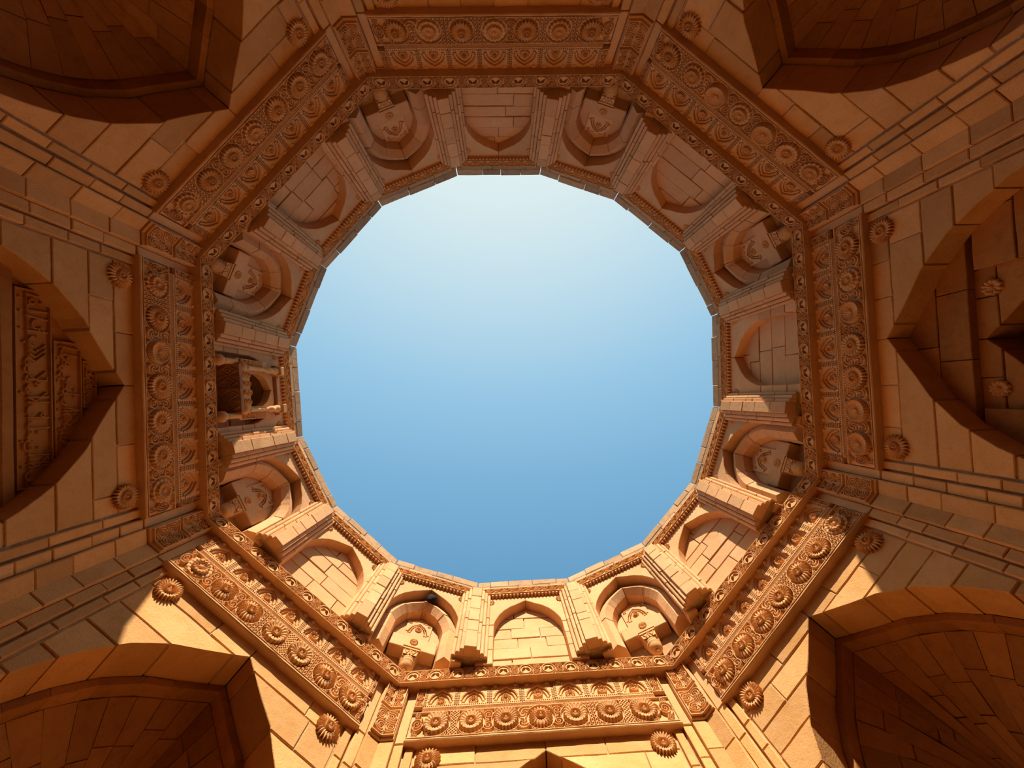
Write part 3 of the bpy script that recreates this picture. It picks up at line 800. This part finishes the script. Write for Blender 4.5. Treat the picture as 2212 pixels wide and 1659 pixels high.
# ------------------------------------------------------------------ stepped pilaster bundles between the bays
SHAFTS = [(0.0, .098, -.235, 0), (.130, .030, -.185, 0), (.196, .034, -.145, 1), (.262, .030, -.095, 1)]
def shaft_block(w, z0, z1, d0, d1, rnd_front):
    if not rnd_front: return prism(rough(rect(-w, w, z0, z1), .2, .003), d0, d1, .007)
    v, f = [], []; n = 7
    for z in (z0, z1):
        for k in range(n):
            a = math.pi*k/(n-1); v.append((-w*math.cos(a), d0+w*.9-w*.9*math.sin(a), z))
        v += [(w, d1, z), (-w, d1, z)]
    m = n+2
    f = [[k, (k+1) % m, m+(k+1) % m, m+k] for k in range(m)] + [list(range(m))[::-1], list(range(m, 2*m))]
    return mesh('shaft', v, f)
for j in range(16):
    # vertex j lies between bay j-1 and bay j
    a, b = BAYS[j-1], BAYS[j]
    nx, ny = a[2]+b[2], a[3]+b[3]
    fr = frame(RIM[j][0], RIM[j][1], nx, ny, 0)
    t = thing('pilaster_bundle', fr @ T(0, 0, 6.42), '%s stepped pilaster bundle clockwise from the top, hanging between two drum niches' % ORD[(j-1) % 16], 'pilaster', 'pilaster bundles of the drum')
    base = courses_(6.43, 8.37, .36)
    obj('bundle_core', prism(rect(-.285, .285, 6.432, 8.37), -.065, .32, .0), 'mortar', fr, t)
    for c, w, d, rf in SHAFTS:
        for s in ((1, -1) if c > 0 else (1,)):
            zz = [base[0]] + [z+rnd.uniform(-.03, .03)+(rnd.random() < .25)*.12 for z in base[1:-1]] + [base[-1]]
            for z0, z1 in zip(zz, zz[1:]):
                if z1-z0 < .06: continue
                obj('shaft_block', shaft_block(w, z0+.004, z1-.004, d+rnd.uniform(-.008, .006), .02, rf), 'drum', fr @ T(s*c, 0, 0), t)

# ------------------------------------------------------------------ carved balcony in the left niche
mx, my, nx, ny, hw = BAYS[12]
fr = frame(mx, my, nx, ny, 0)
bal = thing('carved_balcony', fr @ T(0, 0, 6.5), 'small dark carved stone balcony window projecting from the left drum niche', 'balcony')
def box(nm, s0, s1, d0, d1, z0, z1, mat, parent, bev=.008): return obj(nm, prism(rect(s0, s1, z0, z1), d0, d1, bev), mat, fr, parent)
SLAB = box('floor_slab', -.42, .42, -.18, .22, 6.80, 6.86, 'brown', bal)
for k in range(4):
    def diam(U, V):
        q = np.abs(U)+np.abs(V)*.55
        return smax(np.where((np.abs(U) > .085) | (np.abs(V) > .185), .020, 0.0), ridge(np.abs(q-.085), .012, .022), ridge(np.abs(np.hypot(U, V)-.030), .010, .022))
    obj('soffit_panel', relief('soffit', .20, .40, 40, 80, diam, .02), 'brown', fr @ T(-.31+.207*k, .02, 6.798) @ Matrix.Rotation(math.radians(90), 4, 'X'), SLAB)
PAR = box('parapet', -.36, .36, -.16, -.08, 6.86, 7.08, 'carved', bal)
for r_ in range(2):
    for k in range(4): obj('parapet_boss', BOSS[k % 3], 'carved', fr @ T(-.235+.157*k, -.158, 6.92+.105*r_) @ Matrix.Scale(.74, 4), PAR)
COLM = lathe([(.050,0),(.050,.04),(.040,.05),(.036,.30),(.042,.32),(.042,.35),(.034,.36),(.034,.52),(.050,.54),(.060,.60),(.060,.64),(.045,.645),(.045,.70),(.070,.74),(.070,.80)], 14)
KNOB = lathe([(.002,-.09),(.05,-.075),(.075,-.04),(.078,0),(.06,.04),(.035,.06),(.03,.08)], 16)
for s in (1, -1):
    obj('colonnette', COLM, 'carved', fr @ T(s*.375, -.10, 7.08) @ Matrix.Scale(1.14, 4, (0,0,1)), bal)
    obj('post_knob', KNOB, 'carved', fr @ T(s*.375, -.14, 6.93), bal)
    sp_ = box('side_panel', *sorted((s*.40, s*.54)), -.06, .2, 6.90, 7.78, 'carved', bal)
    obj('lattice_carving', relief('lattice', .13, .30, 36, 70, lambda U, V: np.where((np.abs(((U+V)*26) % 1-.5) < .16) | (np.abs(((U-V)*26) % 1-.5) < .16), .014, 0), .02), 'carved', fr @ T(s*.47, -.063, 7.48), sp_)
    obj('strip_carving', SWB[0], 'carved', fr @ T(s*.47, -.063, 7.13) @ Matrix.Scale(.85, 4), sp_)
    br = box('bracket_arm', *sorted((s*.42, s*.51)), -.11, .22, 6.56, 6.91, 'carved', bal, .03)
    obj('bracket_ball', KNOB, 'carved', fr @ T(s*.465, -.04, 6.51) @ Matrix.Scale(1.2, 4), br)
    # jamb of the window arch
wa = (.305, 7.62, 7.98)
arch_stones(fr, bal, .40, [7.06, 7.62, 8.06], wa, .0, .14, 'carved', 'window_arch', 2, .004, .0, one=True)
HD = box('head_beam', -.50, .50, -.06, .2, 8.08, 8.18, 'brown', bal)
for s in (1, -1): obj('head_block', prism(rect(s*.375-.085, s*.375+.085, 8.02, 8.14), -.20, .1, .012), 'carved', fr, HD)

# ------------------------------------------------------------------ dark comb hanging under one squinch arch
mx, my, nx, ny, hw = BAYS[9]
fr = frame(mx, my, nx, ny, 0)
v, f = [], []; n1, n2 = 16, 9
for a in range(n2+1):
    ph = math.pi*a/n2
    for b in range(n1):
        th = 2*math.pi*b/n1; r = 1+.12*math.sin(3*th+a)+rnd.uniform(-.05, .05)
        v.append((.10*r*math.sin(ph)*math.cos(th), .075*r*math.sin(ph)*math.sin(th), .11*r*math.cos(ph)))
for a in range(n2):
    for b in range(n1): f.append([a*n1+b, a*n1+(b+1) % n1, (a+1)*n1+(b+1) % n1, (a+1)*n1+b])
hv = obj('bee_comb', mesh('comb', v, f, True), 'comb_and_shade', fr @ T(.06, .10, 8.09))
hv['label'] = 'small dark round lump stuck under a squinch arch near the bottom'; hv['category'] = 'nest'
